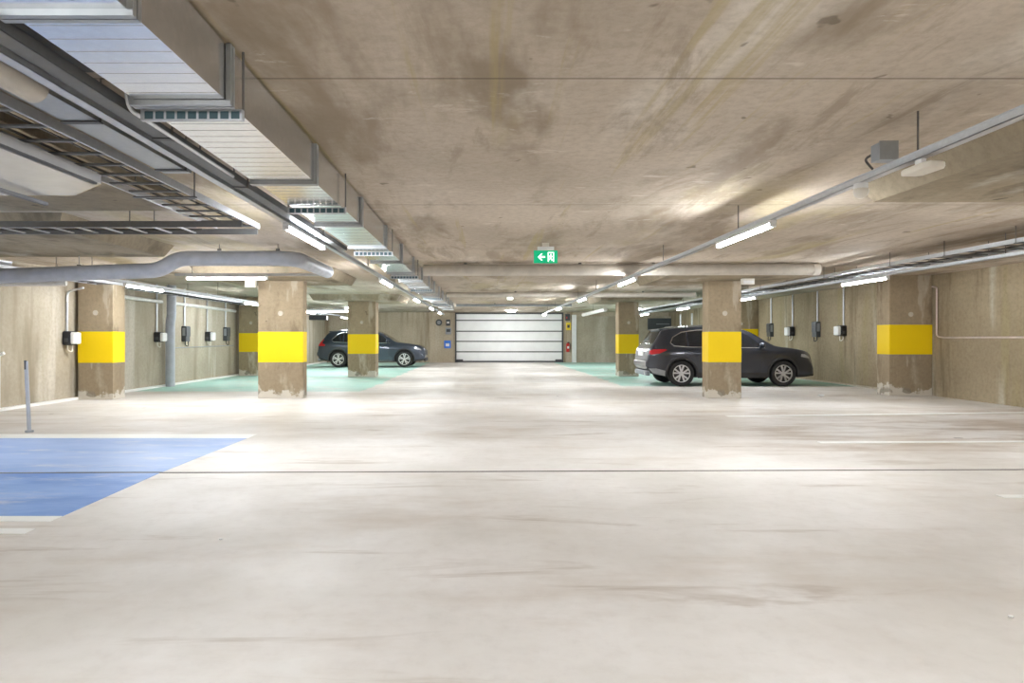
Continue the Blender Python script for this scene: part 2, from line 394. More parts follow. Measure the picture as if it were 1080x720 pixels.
rail(-1.87, H+1.09, -3, 30, 'galvanised rail carrying tube lights beside the square duct', [4.3, 7.4, 10.5, 13.6, 16.7, 19.8, 22.9, 26])
rail(6.85, H+1.07, -3, 31, 'galvanised rail carrying tube lights under the right cable ladder', [1.2, 4.9, 8.6, 12.8, 17, 21, 25, 29])
rail(-6.6, H+1.02, -3, 9.1, 'galvanised rail outside the photo at left, before the bent grey pipe', [2, 6, 8.5])
rail(-6.6, H+1.02, 9.85, 31, 'galvanised rail carrying tube lights near the left wall', [11, 16.2, 20.5, 24.5, 29])

proto = None
def tube_light(x, y, z, label, L=1.42, across=False):
    """hung from z downwards, running from y to y+L (or x to x+L)"""
    global proto
    g = 'tube lights'
    if proto and not across: return dup(proto, (x, y, z), label, g)
    t = thing('tube_light', label, 'tube light', (x, y, z), g)
    def bx(bm, a0, a1, b0, b1, c0, c1):
        if across: box(bm, x+b0, x+b1, y+a0, y+a1, z+c0, z+c1)
        else: box(bm, x+a0, x+a1, y+b0, y+b1, z+c0, z+c1)
    bm = B(); bx(bm, -.03, .03, 0, L, -.03, 0); obj('housing', bm, 'white', t, bevel=.004)
    bm = B()
    n = 8; rings = []
    for b in (.03, L-.03):
        r = []
        for k in range(n+1):
            a = math.pi*k/n; u, v = math.cos(a)*.026, -.03-math.sin(a)*.035
            r.append(bm.verts.new((x+b, y+u, z+v) if across else (x+u, y+b, z+v)))
        rings.append(r)
    for k in range(n): bm.faces.new((rings[0][k], rings[0][k+1], rings[1][k+1], rings[1][k]))
    for r in rings: bm.faces.new(r)
    bm.faces.new((rings[0][0], rings[0][-1], rings[1][-1], rings[1][0]))
    obj('glowing_cover', bm, 'tube', t, smooth=True)
    for c0, c1 in ((0, .03), (L-.03, L)):
        bm = B(); bx(bm, -.03, .03, c0, c1, -.066, -.03); obj('end_cap', bm, 'white', t, bevel=.006)
    if not across: proto = t
    return t
ordn = ['nearest', 'second', 'third', 'fourth', 'fifth', 'sixth']
zt = H+1.09
for i, y in enumerate((6.0, 11.45, 17.0, 22.5, 27.9)):
    tube_light(2.65, y, zt, '%s glowing tube light on the rail right of the aisle' % ordn[i])
for i, y in enumerate((6.15, 11.7, 17.2, 22.2, 26.4)):
    tube_light(-1.87, y, zt, '%s glowing tube light on the rail beside the duct' % ordn[i])
for i, y in enumerate((11.1, 16.5, 21.8, 27.2)):
    tube_light(6.85, y, H+1.07, '%s glowing tube light on the rail along the right wall' % ordn[i])
for i, y in enumerate((12.0, 17.9, 24.0, 30.0)):
    tube_light(-6.6, y, H+1.02, '%s glowing tube light on the rail along the left wall' % ordn[i])
for x, z in ((2.65, zt), (-1.87, zt), (6.85, H+1.07), (-6.6, H+1.02)):
    for y in (.4, -5.2) + ((5.8,) if abs(x) > 5 else ()):
        z2 = z if y > -2.5 else ZC
        tube_light(x, y, z2, 'glowing tube light outside the photo, %s the viewpoint, on the %s row' % ('far behind' if y < -3 else ('beside' if y < 5 else 'just ahead of'), {2.65:'inner right', -1.87:'inner left', 6.85:'right wall', -6.6:'left wall'}[x]))
# crosswise lights
xr, yr = (185-CX)*11.7/F, 11.7
t = thing('lighting_rail', 'short galvanised rail crossing behind the large bent pipe', 'lighting rail', (xr, yr, H+1.12), 'galvanised lighting rails')
bm = B(); box(bm, xr, (350-CX)*yr/F, yr-.03, yr+.03, H+1.12, H+1.165); obj('channel', bm, 'rail', t)
for xx in (xr+.3, -3.0): bm = B(); tube(bm, [(xx, yr, H+1.16), (xx, yr, ZC)], .006, 6); obj('hanger_rod', bm, 'rod', t)
tube_light((196-CX)*yr/F, yr, H+1.12, 'crosswise glowing tube light under the bent grey pipe at left', 1.46, True)
ya = 23.2
tube_light((323-CX)*ya/F, ya, ZC-.18-.2, 'crosswise glowing tube light between the two left pillars', 1.5, True)
t = thing('lighting_rail', 'crosswise galvanised rail holding the light between the left pillars', 'lighting rail', (-6.5, ya, ZC-.38), 'galvanised lighting rails')
bm = B(); box(bm, -6.5, -4.5, ya-.03, ya+.03, ZC-.38, ZC-.335); obj('channel', bm, 'rail', t)
for xx in (-6.4, -4.7): bm = B(); tube(bm, [(xx, ya, ZC-.34), (xx, ya, ZC)], .006, 6); obj('hanger_rod', bm, 'rod', t)
tube_light(-6.2, 29.0, ZC-.001, 'added crosswise tube light over the blue-grey car, brightening the far end', 1.42, True)  # extra light, added to brighten the end wall and door
tube_light(6.2, 30.0, ZC-.001, 'added crosswise tube light brightening the far right end', 1.42, True)  # second added light, lifts the right side of the far end

# ------------------------------------------------------------------ square ventilation duct
dx0, dx1, dz0, dz1 = -1.625, -1.20, H+1.105, H+1.37
t = thing('ventilation_duct', 'long square galvanised ventilation duct running along the ceiling left of centre', 'duct', ((dx0+dx1)/2, -1, dz0))
cuts = [-1.0, .7, 2.22, 3.06, 4.62, 6.35] + [6.35+1.55*k for k in range(1, 13)]
for k, (a, b) in enumerate(zip(cuts, cuts[1:])):
    g = .0 if k % 2 else .004
    bm = B(); box(bm, dx0+g, dx1-g, a, b, dz0+g, dz1)
    y = a+.10
    while y < b-.06:
        box(bm, dx0+.01, dx1-.01, y-.002, y+.002, dz0+g-.0015, dz0+g+.001)
        y += .105 if k < 5 else .2
    obj('duct_section', bm, 'duct', t)
for y in cuts:
    for s in (-.016, .016):
        bm = B(); e = .022
        box(bm, dx0-e, dx1+e, y+s-.012, y+s+.012, dz0-e, dz0+.002); box(bm, dx0-e, dx0, y+s-.012, y+s+.012, dz0, dz1)
        box(bm, dx1, dx1+e, y+s-.012, y+s+.012, dz0, dz1)
        obj('flange', bm, 'flange', t)
for y in (3.16, 5.5, 8.3, 11.5, 14.6, 17.7, 20.8):
    bm = B(); box(bm, dx0-.03, dx1+.035, y-.012, y+.012, dz0-.055, dz0-.002); obj('hanger_bar', bm, 'rail', t)
    for i in range(9):
        xx = dx0-.01+i*.052; obj('painted_slot_hole', box(B(), xx, xx+.04, y-.0135, y-.0115, dz0-.048, dz0-.012), 'teal', t)  # dark squares on the bar face; shade of its open holes as colour
    for x in (dx0-.028, dx1+.028):
        bm = B(); tube(bm, [(x, y+.018, dz0-.05), (x, y+.018, ZC)], .006, 6); obj('hanger_rod', bm, 'rod', t)

# ------------------------------------------------------------------ cable ladders and trunking, upper left
def ladder_y(x0, x1, z, y0, y1, step, label, mat='rail', cables=(), rodys=(), hh=.055):
    t = thing('cable_ladder', label, 'cable ladder', ((x0+x1)/2, y0, z), 'cable ladders')
    for x, s in ((x0, 1), (x1, -1)):
        bm = B(); box(bm, x-.003, x+.003, y0, y1, z, z+hh); box(bm, min(x, x+s*.015), max(x, x+s*.015), y0, y1, z, z+.004)
        box(bm, min(x, x+s*.015), max(x, x+s*.015), y0, y1, z+hh-.004, z+hh); obj('side_rail', bm, mat, t)
    y = y0+.1; n = 0
    rm = None
    while y < y1:
        if rm is None:
            rm = obj('rung', box(B(), x0, x1, y-.014, y+.014, z+.006, z+.02), 'tray', t); yb = y
        else:
            q = rm.copy(); C.objects.link(q); q.location.y += y-yb
        y += step
    for cx, r, m_ in cables:
        bm = B(); tube(bm, [(cx+math.sin(yy*1.7+cx*30)*.008, yy, z+.022+r) for yy in [y0+(y1-y0)*k/40 for k in range(41)]], r, 6)
        obj('cable', bm, m_, t, smooth=True)
    for yy in rodys:
        for x in (x0-.014, x1+.014):
            bm = B(); tube(bm, [(x, yy, z-.012), (x, yy, ZC)], .005, 6); obj('hanger_rod', bm, 'rod', t)
        bm = B(); box(bm, x0-.03, x1+.03, yy-.015, yy+.015, z-.012, z-.001); obj('hanger_bar', bm, 'tray', t)
    return t
ladder_y(-2.76, -2.32, H+1.13, -1, 6.75, .26, 'cable ladder with loose beige and black cables at upper left', cables=[(-2.68,.009,'cablebeige'),(-2.64,.007,'cable'),(-2.59,.008,'cablebeige'),(-2.45,.011,'cable'),(-2.42,.008,'cablebeige'),(-2.37,.008,'cable')], rodys=(1.5, 5.2))
# crosswise ladder
zz = H+1.10
t = thing('cable_ladder', 'crosswise cable ladder reaching from the left wall to the long ladder', 'cable ladder', (-5.5, 6.5, zz), 'cable ladders')
for y in (6.28, 6.72):
    obj('side_rail', box(B(), XL+.1, -2.33 if y > 6.6 else -2.33, y-.004, y+.004, zz-.03, zz+.028), 'tray', t)
x = XL+.2
while x < -2.8: obj('rung', box(B(), x-.012, x+.012, 6.28, 6.72, zz-.02, zz-.008), 'rail', t); x += .25
for k, y in enumerate((6.36, 6.41, 6.47, 6.6)):
    obj('cable', tube(B(), [(XL+.1, y, zz+.002), (-5, y+.01, zz+.002), (-2.85, y, zz+.002)], .009, 6), 'cable' if k % 2 else 'mgrey', t)
for x in (-7.8, -5.6, -3.4):
    for y in (6.27, 6.735): obj('hanger_rod', tube(B(), [(x, y, zz-.03), (x, y, ZC if not (y > 7.2 and x < -4.7) else ZP)], .005, 6), 'rod', t)
# solid trunkings
def trunk(name, x0, x1, y0, y1, z0, z1, mat, label, rodys):
    t = thing(name, label, 'cable tray', ((x0+x1)/2, y0, z0), 'solid cable trays')
    bm = B(); box(bm, x0, x1, y0, y1, z0, z0+.003); box(bm, x0, x0+.003, y0, y1, z0, z1); box(bm, x1-.003, x1, y0, y1, z0, z1)
    box(bm, x0, x0+.014, y0, y1, z1-.003, z1); box(bm, x1-.014, x1, y0, y1, z1-.003, z1)
    obj('channel', bm, mat, t)
    for yy in rodys:
        obj('hanger_bracket', box(B(), x0-.008, x1+.008, yy-.02, yy+.02, z0-.008, z0-.0005), 'bracket', t)
        for x in (x0-.006, x1+.006): obj('hanger_rod', tube(B(), [(x, yy, z0-.008), (x, yy, ZC)], .005, 6), 'rod', t)
trunk('cable_tray', -1.812, -1.725, -1, 8.2, H+1.10, H+1.15, 'tray', 'dark solid cable tray between the duct and the lighting rail', (3.6, 4.75, 7.0))
trunk('cable_tray', -2.25, -2.06, 2.9, 4.6, H+1.16, H+1.20, 'flange', 'short pale cable tray between the ladder and the lighting rail', (3.5, 4.5))
bm = B(); tube(bm, [(-2.12, -1, H+1.18), (-2.12, 3.08, H+1.18)], .072, 20)
tag(obj('pipe', bm, 'lagging', origin=(-2.08, 1, H+1.185), smooth=True), 'brownish round pipe ending above the lighting rail in upper left corner', 'pipe')
trunk('cable_tray', -1.96, -1.715, -1, 3.0, H+1.22, H+1.26, 'bracket', 'black filler tray added as shadow between the duct and the lighting rail', (.6, 2.0))  # added dark filler; stands in for the deep shadow beside the duct
# thin conduit with an upturned end
bm = B(); tube(bm, smoothpath([(-1.69, 3.05, ZC), (-1.69, 3.1, H+1.09), (-1.69, 4.4, H+1.09)], .06), .010, 8)
tag(obj('conduit', bm, 'conduit', origin=(-1.74, 3.1, ZC), smooth=True), 'thin bright conduit beside the duct with its end turned up', 'conduit', None)
# dangling cable
bm = B(); tube(bm, smoothpath([(-2.02, 2.25, ZC), (-2.0, 2.3, H+1.30), (-1.80, 2.5, H+1.32), (-1.685, 2.62, H+1.24)], .08), .006, 6); box(bm, -1.695, -1.665, 2.60, 2.64, H+1.20, H+1.245)
tag(obj('loose_cable', bm, 'cablebeige', origin=(-1.7, 2.3, ZC), smooth=True), 'loose hanging cable with a small connector in upper left corner', 'cable')
# white box-shaped ceiling unit at the left edge
t = thing('ceiling_unit', 'wide white enamel ceiling unit with a pale underside at left edge', 'ceiling unit', (-3.6, 3.4, H+1.05))
x0, x1, y0, y1, z0 = -4.4, -2.6, 1.6, 4.8, H+1.05
obj('casing', poly(B(), [(x0,y0),(x1,y0),(x1,4.44),(-3.0,y1),(x0,y1)], z0, z0+.06), 'enamel', t)
obj('edge_rail', box(B(), x1-.035, x1-.005, y0, 4.40, z0-.014, z0), 'bracket', t)
obj('guide_rail', box(B(), -3.33, -3.30, 1.6, 4.95, z0-.045, z0-.02), 'bracket', t)
obj('guide_rail_bracket', box(B(), -3.34, -3.29, 4.2, 4.25, z0-.03, z0+.002), 'bracket', t)
obj('latch', box(B(), -3.26, -3.20, 3.4, 3.45, z0-.008, z0), 'mgrey', t)
for x in (-4.0, -3.1):
    for y in (2, 4.3): obj('hanger_rod', tube(B(), [(x, y, z0+.12), (x, y, ZP if y > 3.6 else ZC)], .006, 6), 'rod', t)

# ------------------------------------------------------------------ large pipes
def pipe(name, pts, r, mat, label, rad=.3, hang=(), cap=None, group=None, top=ZC, n=20):
    t = thing(name, label, 'pipe', pts[0], group)
    obj('pipe_run', tube(B(), smoothpath(pts, rad, 8), r, n), mat, t, smooth=True)
    for x, y, z in hang:
        bm = B(); tube(bm, [(x, y, z+r), (x, y, top)], .006, 6); obj('hanger_rod', bm, 'rod', t)
        bm = B(); tube(bm, [(x, y-.0, z+r+.002), (x, y, z+r+.03)], .03, 8); obj('clamp', bm, 'rod', t)
    for p, q in (cap or []):
        obj('end_collar', tube(B(), [p, q], r+.012, n), mat, t, smooth=True)
    return t
Dp = 9.5
z_l, z_r = H+68*Dp/F, H+84.5*Dp/F
pipe('drain_pipe', [(XL+.12, Dp+.1, z_l-.06), ((168-CX)*Dp/F, Dp, z_l+.055), ((188-CX)*Dp/F, Dp, z_r), ((312-CX)*Dp/F, Dp, z_r), (-2.76, 11.5, z_r+.01)], .11, 'pvc',
     'large grey pipe bending upward then back, at left below the ceiling', .35, hang=[(-5.9+.0, Dp+.02, z_l+.02-.02), (-3.85, Dp, z_r), (-3.0, Dp, z_r)], top=ZC-.02)
pipe('ventilation_pipe', [(-1.12, 12.0, H+1.255), (6.08, 12.0, H+1.27)], .105, 'lagging', 'thick grey pipe crossing the aisle with a capped right end', .3,
     hang=[(-.35, 12, H+1.255), (1.75, 12, H+1.26), (3.1, 12, H+1.265)], cap=[((6.0,12,H+1.27),(6.12,12,H+1.27))])
pipe('ventilation_pipe', [(-1.1, 19.0, H+1.27), (6.1, 19.0, H+1.27)], .07, 'lagging', 'thinner grey pipe crossing the aisle, second from the camera', .3,
     hang=[(.9, 19, H+1.27), (4.6, 19, H+1.27)], cap=[((6.02,19,H+1.27),(6.12,19,H+1.27))])
pipe('ventilation_pipe', [(-1.1, 25.5, H+1.30), (3.4, 25.5, H+1.30)], .05, 'mgrey', 'grey pipe crossing the aisle, third and farthest before the door', .3, hang=[(.4, 25.5, H+1.30)])
pipe('ventilation_pipe', [(4.15, 22.4, H+1.0), (4.15, 27.5, H+1.0)], .07, 'pvcw', 'pale lengthwise pipe near the second right pillar, running to the end wall side', .3, hang=[(4.15, 25, H+1.0)])
pipe('insulated_pipe', [(XL+.15, 9.9, 2.08), ((70-CX)*10.3/F, 10.3, H+59*10.3/F)], .05, 'pvcw', 'short white insulated pipe end under the large grey pipe', .3, hang=[((60-CX)*10.3/F, 10.28, H+59*10.3/F)])
# downpipe with an offset, left wall
pipe('downpipe', [(-8.18, 17.1, 2.64), (-8.18, 17.1, 1.85), (-8.24, 17.15, 1.65), (-8.24, 17.15, 0)], .115, 'pvc', 'fat grey vertical downpipe with a kink at the left wall', .12)
# pale pipes along the left wall
pipe('wall_pipe', [(XL+.08, 13.9, 2.22), (XL+.08, 16.9, 2.20)], .045, 'pvcw', 'pale horizontal pipe on left wall between pillar and downpipe', .1, group='pale pipes along the left wall')
pipe('wall_pipe', [(XL+.08, 17.4, 2.04), (XL+.08, 17.6, 2.20), (XL+.08, 21.9, 2.17)], .045, 'pvcw', 'pale horizontal pipe on left wall beyond the downpipe', .1, group='pale pipes along the left wall')
pipe('wall_conduit', [(XL+.015, 17.6, 1.0), (XL+.015, 21.9, 1.02)], .012, 'mgrey', 'thin grey conduit running level low on the left wall', .1)

# ------------------------------------------------------------------ wide cable ladders near the walls
ladder_y(6.55, 7.15, H+1.18, -1, 31, .3, 'long cable ladder above the tube lights along the right wall', cables=[(6.62,.012,'cable'),(6.66,.01,'cable'),(6.72,.014,'mgrey'),(7.0,.012,'cable'),(7.05,.01,'mgrey')], rodys=(2, 5, 8.05, 9.3, 10.55, 12.6, 15.5, 18.5, 21.5, 24.5, 27.5))
ladder_y(-7.95, -7.5, H+1.10, 7.0, 31, .3, 'long cable ladder along the left wall above the chargers', cables=[(-7.9,.012,'cable'),(-7.8,.01,'mgrey'),(-7.6,.012,'cable')], rodys=(10.0, 12.2, 16.5, 20.5, 24.5, 28))

# ------------------------------------------------------------------ fittings on the ceiling
def at_rail(px): return 2.65*F/(px-CX)
y = at_rail(946)
t = thing('junction_box', 'grey metal box standing on the rail at upper right', 'box', (2.55, y, H+1.135)); 
obj('box_body', box(B(), 2.51, 2.62, y-.05, y+.05, H+1.14, H+1.25), 'mgrey', t, bevel=.004)
obj('box_lid', box(B(), 2.505, 2.625, y-.056, y-.05, H+1.137, H+1.255), 'flange', t)
obj('cable', tube(B(), smoothpath([(2.53, y+.05, H+1.2), (2.52, y+.14, H+1.19), (2.6, y+.18, H+1.135)], .04), .008, 6), 'cable', t)
y0_ = at_rail(993)
t = thing('wireless_unit', 'flat cream plastic unit hanging under the rail at upper right', 'ceiling unit', (2.72, y0_, H+1.03))
bm = B(); poly(bm, [(2.66, y0_+.10), (2.76, y0_+.12), (2.78, y0_+.16), (2.77, y0_+.33), (2.73, y0_+.36), (2.64, y0_+.36), (2.63, y0_+.32), (2.63, y0_+.14)], H+1.025, H+1.065)
obj('body', bm, 'cream', t, bevel=.012)
obj('mount', box(B(), 2.64, 2.67, y0_+.16, y0_+.22, H+1.065, H+1.092), 'white', t)
yd = at_rail(908)
t = thing('dome_sensor', 'small white dome sensor under the rail at upper right', 'sensor', (2.65, yd, H+1.09))
bm = B(); bmesh.ops.create_uvsphere(bm, u_segments=20, v_segments=12, radius=.05, matrix=Matrix.Translation((2.65, yd, H+1.035))); obj('dome', bm, 'cream', t, smooth=True)
obj('collar', tube(B(), [(2.65, yd, H+1.04), (2.65, yd, H+1.09)], .046, 16), 'white', t, smooth=True)
# exit sign
ys, xs, zs_ = 9.5, (575.5-CX)*9.5/F, H+(CY-271)*9.5/F
t = thing('exit_sign', 'green hanging exit sign with white arrow and running figure', 'exit sign', (xs, ys, zs_))
obj('sign_panel', box(B(), xs-.172, xs+.172, ys-.012, ys+.012, zs_-.09, zs_+.095), 'green', t)
bm = B(); yy = ys-.014
def flat(pts, d=.003): 
    a = [bm.verts.new((xs+x, yy-d, zs_+z)) for x, z in pts]; b = [bm.verts.new((xs+x, yy+d, zs_+z)) for x, z in pts]
    n = len(pts); bm.faces.new(a); bm.faces.new(b[::-1])
    for i in range(n): bm.faces.new((a[i], a[(i+1)%n], b[(i+1)%n], b[i]))
flat([(-.115,0),(-.065,.05),(-.045,.05),(-.08,.012),(-.01,.012),(-.01,-.012),(-.08,-.012),(-.045,-.05),(-.065,-.05)])
flat([(.03,-.07),(.03,.07),(.12,.07),(.12,-.07),(.108,-.07),(.108,.058),(.042,.058),(.042,-.07)])
flat([(.068,.045),(.082,.045),(.086,.034),(.078,.026),(.066,.032)])
flat([(.055,.02),(.085,.022),(.10,.0),(.094,-.004),(.084,.006),(.08,-.015),(.098,-.04),(.09,-.06),(.082,-.055),(.086,-.042),(.068,-.022),(.058,-.045),(.04,-.045),(.042,-.036),(.053,-.036),(.062,.006),(.054,.01),(.05,-.006),(.043,-.004)])
obj('pictogram', bm, 'greenw', t)
obj('lamp_housing', box(B(), xs-.12, xs+.12, ys-.03, ys+.03, zs_+.095, zs_+.15), 'white', t, bevel=.006)
obj('mount', box(B(), xs-.05, xs+.05, ys-.02, ys+.02, zs_+.15, ZC), 'cream', t)
def bxthing(name, x0, x1, y0, y1, z0, z1, mat, label, cat, bevel=.006, group=None, detail=None):
    t = thing(name, label, cat, ((x0+x1)/2, (y0+y1)/2, z0), group)
    obj('body', box(B(), x0, x1, y0, y1, z0, z1), mat, t, bevel=bevel)
    if detail:
        for nm, b, m_ in detail: obj(nm, box(B(), *b), m_, t, bevel=.003)
    return t
# small emergency lamps by the pillars
for px0, px1, py0, py1, D, lb in ((782,795,294,300,13.2,'cream emergency lamp box beside top of the pillar before the dark car'), (259,270,300,303,13.2,'cream emergency lamp box beside top of the nearest left pillar')):
    p, q = pt(px0, py1, D), pt(px1, py0, D)
    bxthing('emergency_lamp', p[0], q[0], D-.05, D+.05, p[2], ZP, 'cream', lb, 'emergency lamp', detail=[('lens', (p[0]+.02, q[0]-.02, D-.058, D-.05, p[2]+.02, p[2]+.08), 'white')])
p = pt(538, 316.5, 21)
bxthing('emergency_lamp', p[0]-.09, p[0]+.09, 20.95, 21.05, p[2]+.02, ZC, 'lampw', 'small glowing emergency lamp on ceiling, centre before the garage door', 'emergency lamp')
p = pt(539, 327, 32)
bxthing('emergency_lamp', p[0]-.20, p[0]+.20, 31.9, 32.1, ZC-.07, ZC, 'tube', 'small glowing lamp on ceiling directly above the garage door', 'emergency lamp')
for px, D, py, lb in ((517, 11.9, 0, 'a'),):
    pass

# ------------------------------------------------------------------ chargers on the walls
def charger(side, y, z0, z1, kind, label, ztop=ZC, sx=.17):
    """side -1: left wall, +1: right wall"""
    X = XL if side < 0 else XR; s = -side
    g = 'charging points on the walls'
    t = thing('wall_charger', label, 'charger', (X, y, z0), g)
    def bx(a0, a1, y0, y1, c0, c1): return box(B(), min(X+s*a0, X+s*a1), max(X+s*a0, X+s*a1), y0, y1, c0, c1)
    if kind == 'round':
        obj('body', bx(0, sx, y-.12, y+.12, z0, z1), 'black', t, bevel=.03)
        obj('front_cover', bx(sx-.04, sx+.07, y-.10, y+.14, z0+.02, z1-.02), 'white', t, bevel=.03)
        obj('socket', bx(sx*.3, sx*.7, y-.13, y-.12, z0+.06, z0+.14), 'dgrey', t)
    else:
        obj('body', bx(0, .13, y-.13, y+.13, z0, z1), 'dgrey', t, bevel=.012)
        obj('display', bx(.03, .11, y-.137, y-.13, z0+.16, z1-.05), 'mgrey', t)
        obj('front_cover', bx(.13, .145, y-.12, y+.12, z0+.14, z1-.02), 'dgrey', t, bevel=.004)
    zc = z0+.05
    obj('charging_cable', tube(B(), smoothpath([(X+s*.07, y-.04, z0+.02), (X+s*.07, y-.05, z0-.10), (X+s*.12, y+.02, z0-.14), (X+s*.10, y+.07, z0+.02)], .06), .012, 8), 'black' if kind == 'slim' else 'cream', t, smooth=True)
    obj('supply_conduit', tube(B(), [(X+s*.03, y, z1-.02), (X+s*.03, y, ztop)], .022, 8), 'conduit', t, smooth=True)
    return t
charger(-1, 13.15, 1.12, 1.40, 'round', 'black and white charger left of the nearest left wall pillar', ztop=1.98)
charger(-1, 16.75, 1.16, 1.42, 'round', 'black and white charger on left wall between pillar and downpipe')
charger(-1, 18.3, 1.17, 1.60, 'slim', 'dark slim charger on left wall immediately right of the downpipe')
charger(-1, 19.8, 1.17, 1.46, 'round', 'black and white charger on left wall between two dark slim ones')
charger(-1, 21.2, 1.18, 1.62, 'slim', 'dark slim charger on left wall next to the far pillar')
charger(1, 22.3, 1.32, 1.77, 'slim', 'dark slim charger on right wall, farthest of the four beside dark car')
charger(1, 20.75, 1.33, 1.63, 'round', 'black and white charger on right wall just beyond the dark car bonnet')
charger(1, 19.2, 1.30, 1.75, 'slim', 'dark slim charger on right wall right of the dark car')
charger(1, 17.8, 1.32, 1.61, 'round', 'black and white charger on right wall nearest the yellow banded wall pillar')
# conduits
def cond(pts, label, mat='conduit', r=.016, rad=.08):
    return tag(obj('conduit', tube(B(), smoothpath(pts, rad), r, 8), mat, origin=pts[0], smooth=True), label, 'conduit')
cond([(XR-.14, 14.12, 2.37), (XR-.04, 14.12, 2.36), (XR-.04, 14.12, 1.30), (XR-.02, 13.9, 1.27), (XR-.02, 3, 1.28)], 'thin pinkish conduit dropping beside right wall pillar then running level', 'copper', .018)
cond([(XL+.45, 13.0, 2.26), (XL+.06, 13.15, 2.2), (XL+.03, 13.15, 2.1), (XL+.03, 13.15, 1.99)], 'bent conduit from the ceiling down to the nearest left charger', 'conduit', .022)
for i, (yy, lb) in enumerate(((29.0, 'nearest'), (30.8, 'middle'), (32.6, 'farthest'))):
    cond([(XR-.03, yy, .9), (XR-.03, yy, 2.45)], 'vertical pale conduit on the right wall behind the dark car, %s of three' % lb, 'conduit', .05)
cond([(XL+.02, 11.3, 0.05), (XL+.02, 11.3, .96), (XL+.12, 11.3, 1.0)], 'white upright pipe stub at the left edge against the wall', 'white', .03)
# leaning grey post
xb, yb = fl(31, 456)
t = thing('post', 'thin grey post with a dark cap standing at left by the blue bay', 'post', (xb, yb, 0))
obj('shaft', tube(B(), [(xb, yb, .01), (xb-.045, yb, .95)], .024, 14), 'pvc', t, smooth=True)
obj('cap', tube(B(), [(xb-.042, yb-.012, .84), (xb-.045, yb-.012, .96)], .016, 10), 'dgrey', t)
obj('foot', tube(B(), [(xb, yb, .004), (xb, yb, .03)], .05, 14), 'mgrey', t, smooth=True)

# ------------------------------------------------------------------ things around the garage door
def wallbox(name, px0, px1, py0, py1, mat, label, cat, dep=.08, Y=Y1, **k):
    p, q = pt(px0, py1, Y), pt(px1, py0, Y)
    return bxthing(name, p[0], q[0], Y-dep, Y, p[2], q[2], mat, label, cat, **k), p, q
_, p, q = wallbox('wall_sign', 468.5, 475.5, 359, 367, 'signblue', 'blue square sign on wall left of the garage door', 'sign', .03)
obj('symbol', box(B(), p[0]+.08, q[0]-.08, Y1-.036, Y1-.03, p[2]+.1, q[2]-.15), 'white', _)
wallbox('control_box', 470, 476, 345.5, 352.5, 'mgrey', 'grey control box above the blue sign', 'control box', .12, detail=[('screen', (pt(471,0,Y1)[0], pt(475,0,Y1)[0], Y1-.13, Y1-.12, 1.6, 1.75), 'dgrey')])
wallbox('control_box', 470.5, 475, 337, 343.5, 'dgrey', 'dark control box, uppermost left of the garage door', 'control box', .12, detail=[('screen', (pt(471.5,0,Y1)[0], pt(474,0,Y1)[0], Y1-.13, Y1-.12, 2.05, 2.15), 'white')])
p = pt(463, 340, Y1)
t = thing('wall_siren', 'round dark disc on wall left of the garage door', 'siren', p)
obj('body', tube(B(), [(p[0], Y1-.1, p[2]), (p[0], Y1, p[2])], .17, 20), 'dgrey', t); obj('rim', tube(B(), [(p[0], Y1-.11, p[2]), (p[0], Y1-.10, p[2])], .1, 20), 'mgrey', t)
_, p, q = wallbox('wall_sign', 597, 602, 340, 348, 'signyellow', 'yellow sign on the jamb right of the garage door', 'sign', .03)
obj('symbol', box(B(), p[0]+.06, q[0]-.06, Y1-.036, Y1-.03, p[2]+.12, q[2]-.12), 'bracket', _)
wallbox('control_box', 596, 601, 331, 338, 'dgrey', 'dark box above the yellow sign right of the garage door', 'control box', .1, detail=[('lamp', (pt(597,0,Y1)[0], pt(598,0,Y1)[0], Y1-.12, Y1-.1, 2.3, 2.4), 'red')])
p = pt(599, 371, Y1-.12)
t = thing('fire_extinguisher', 'red fire extinguisher hanging right of the garage door', 'fire extinguisher', p)
x, y, z = p
obj('cylinder', tube(B(), [(x,y,z),(x,y,z+.02),(x,y,z+.40),(x,y,z+.45),(x,y,z+.47)], [.08,.09,.09,.06,.03], 16), 'red', t, smooth=True)
obj('valve', box(B(), x-.03, x+.07, y-.02, y+.02, z+.46, z+.52), 'black', t)
obj('hose', tube(B(), smoothpath([(x+.05,y-.03,z+.49),(x+.12,y-.05,z+.4),(x+.1,y-.08,z+.12)], .1), .012, 6), 'black', t)
obj('wall_bracket', box(B(), x-.04, x+.04, y+.06, Y1, z+.2, z+.26), 'bracket', t)
obj('instruction_label', box(B(), x-.05, x+.05, y-.094, y-.088, z+.18, z+.3), 'white', t)
wallbox('vent_grille', 683, 708, 335.5, 348, 'dgrey', 'dark rectangular panel on end wall above the dark grey car', 'vent', .06, Y=Y1-.12, detail=[('slat', (9.0, 9.7, Y1-.19, Y1-.18, 2.0, 2.03), 'mgrey')])
t = thing('fan_unit', 'dark box under the ceiling seen between the two left pillars', 'fan unit', (-7.6, 29.9, 2.13))
obj('body', box(B(), -8.0, -7.2, 29.8, 30.2, 2.10, 2.31), 'dgrey', t, bevel=.02)
for x in (-7.9, -7.3): obj('hanger_rod', tube(B(), [(x, 30, 2.34), (x, 30, ZC)], .01, 6), 'rod', t)

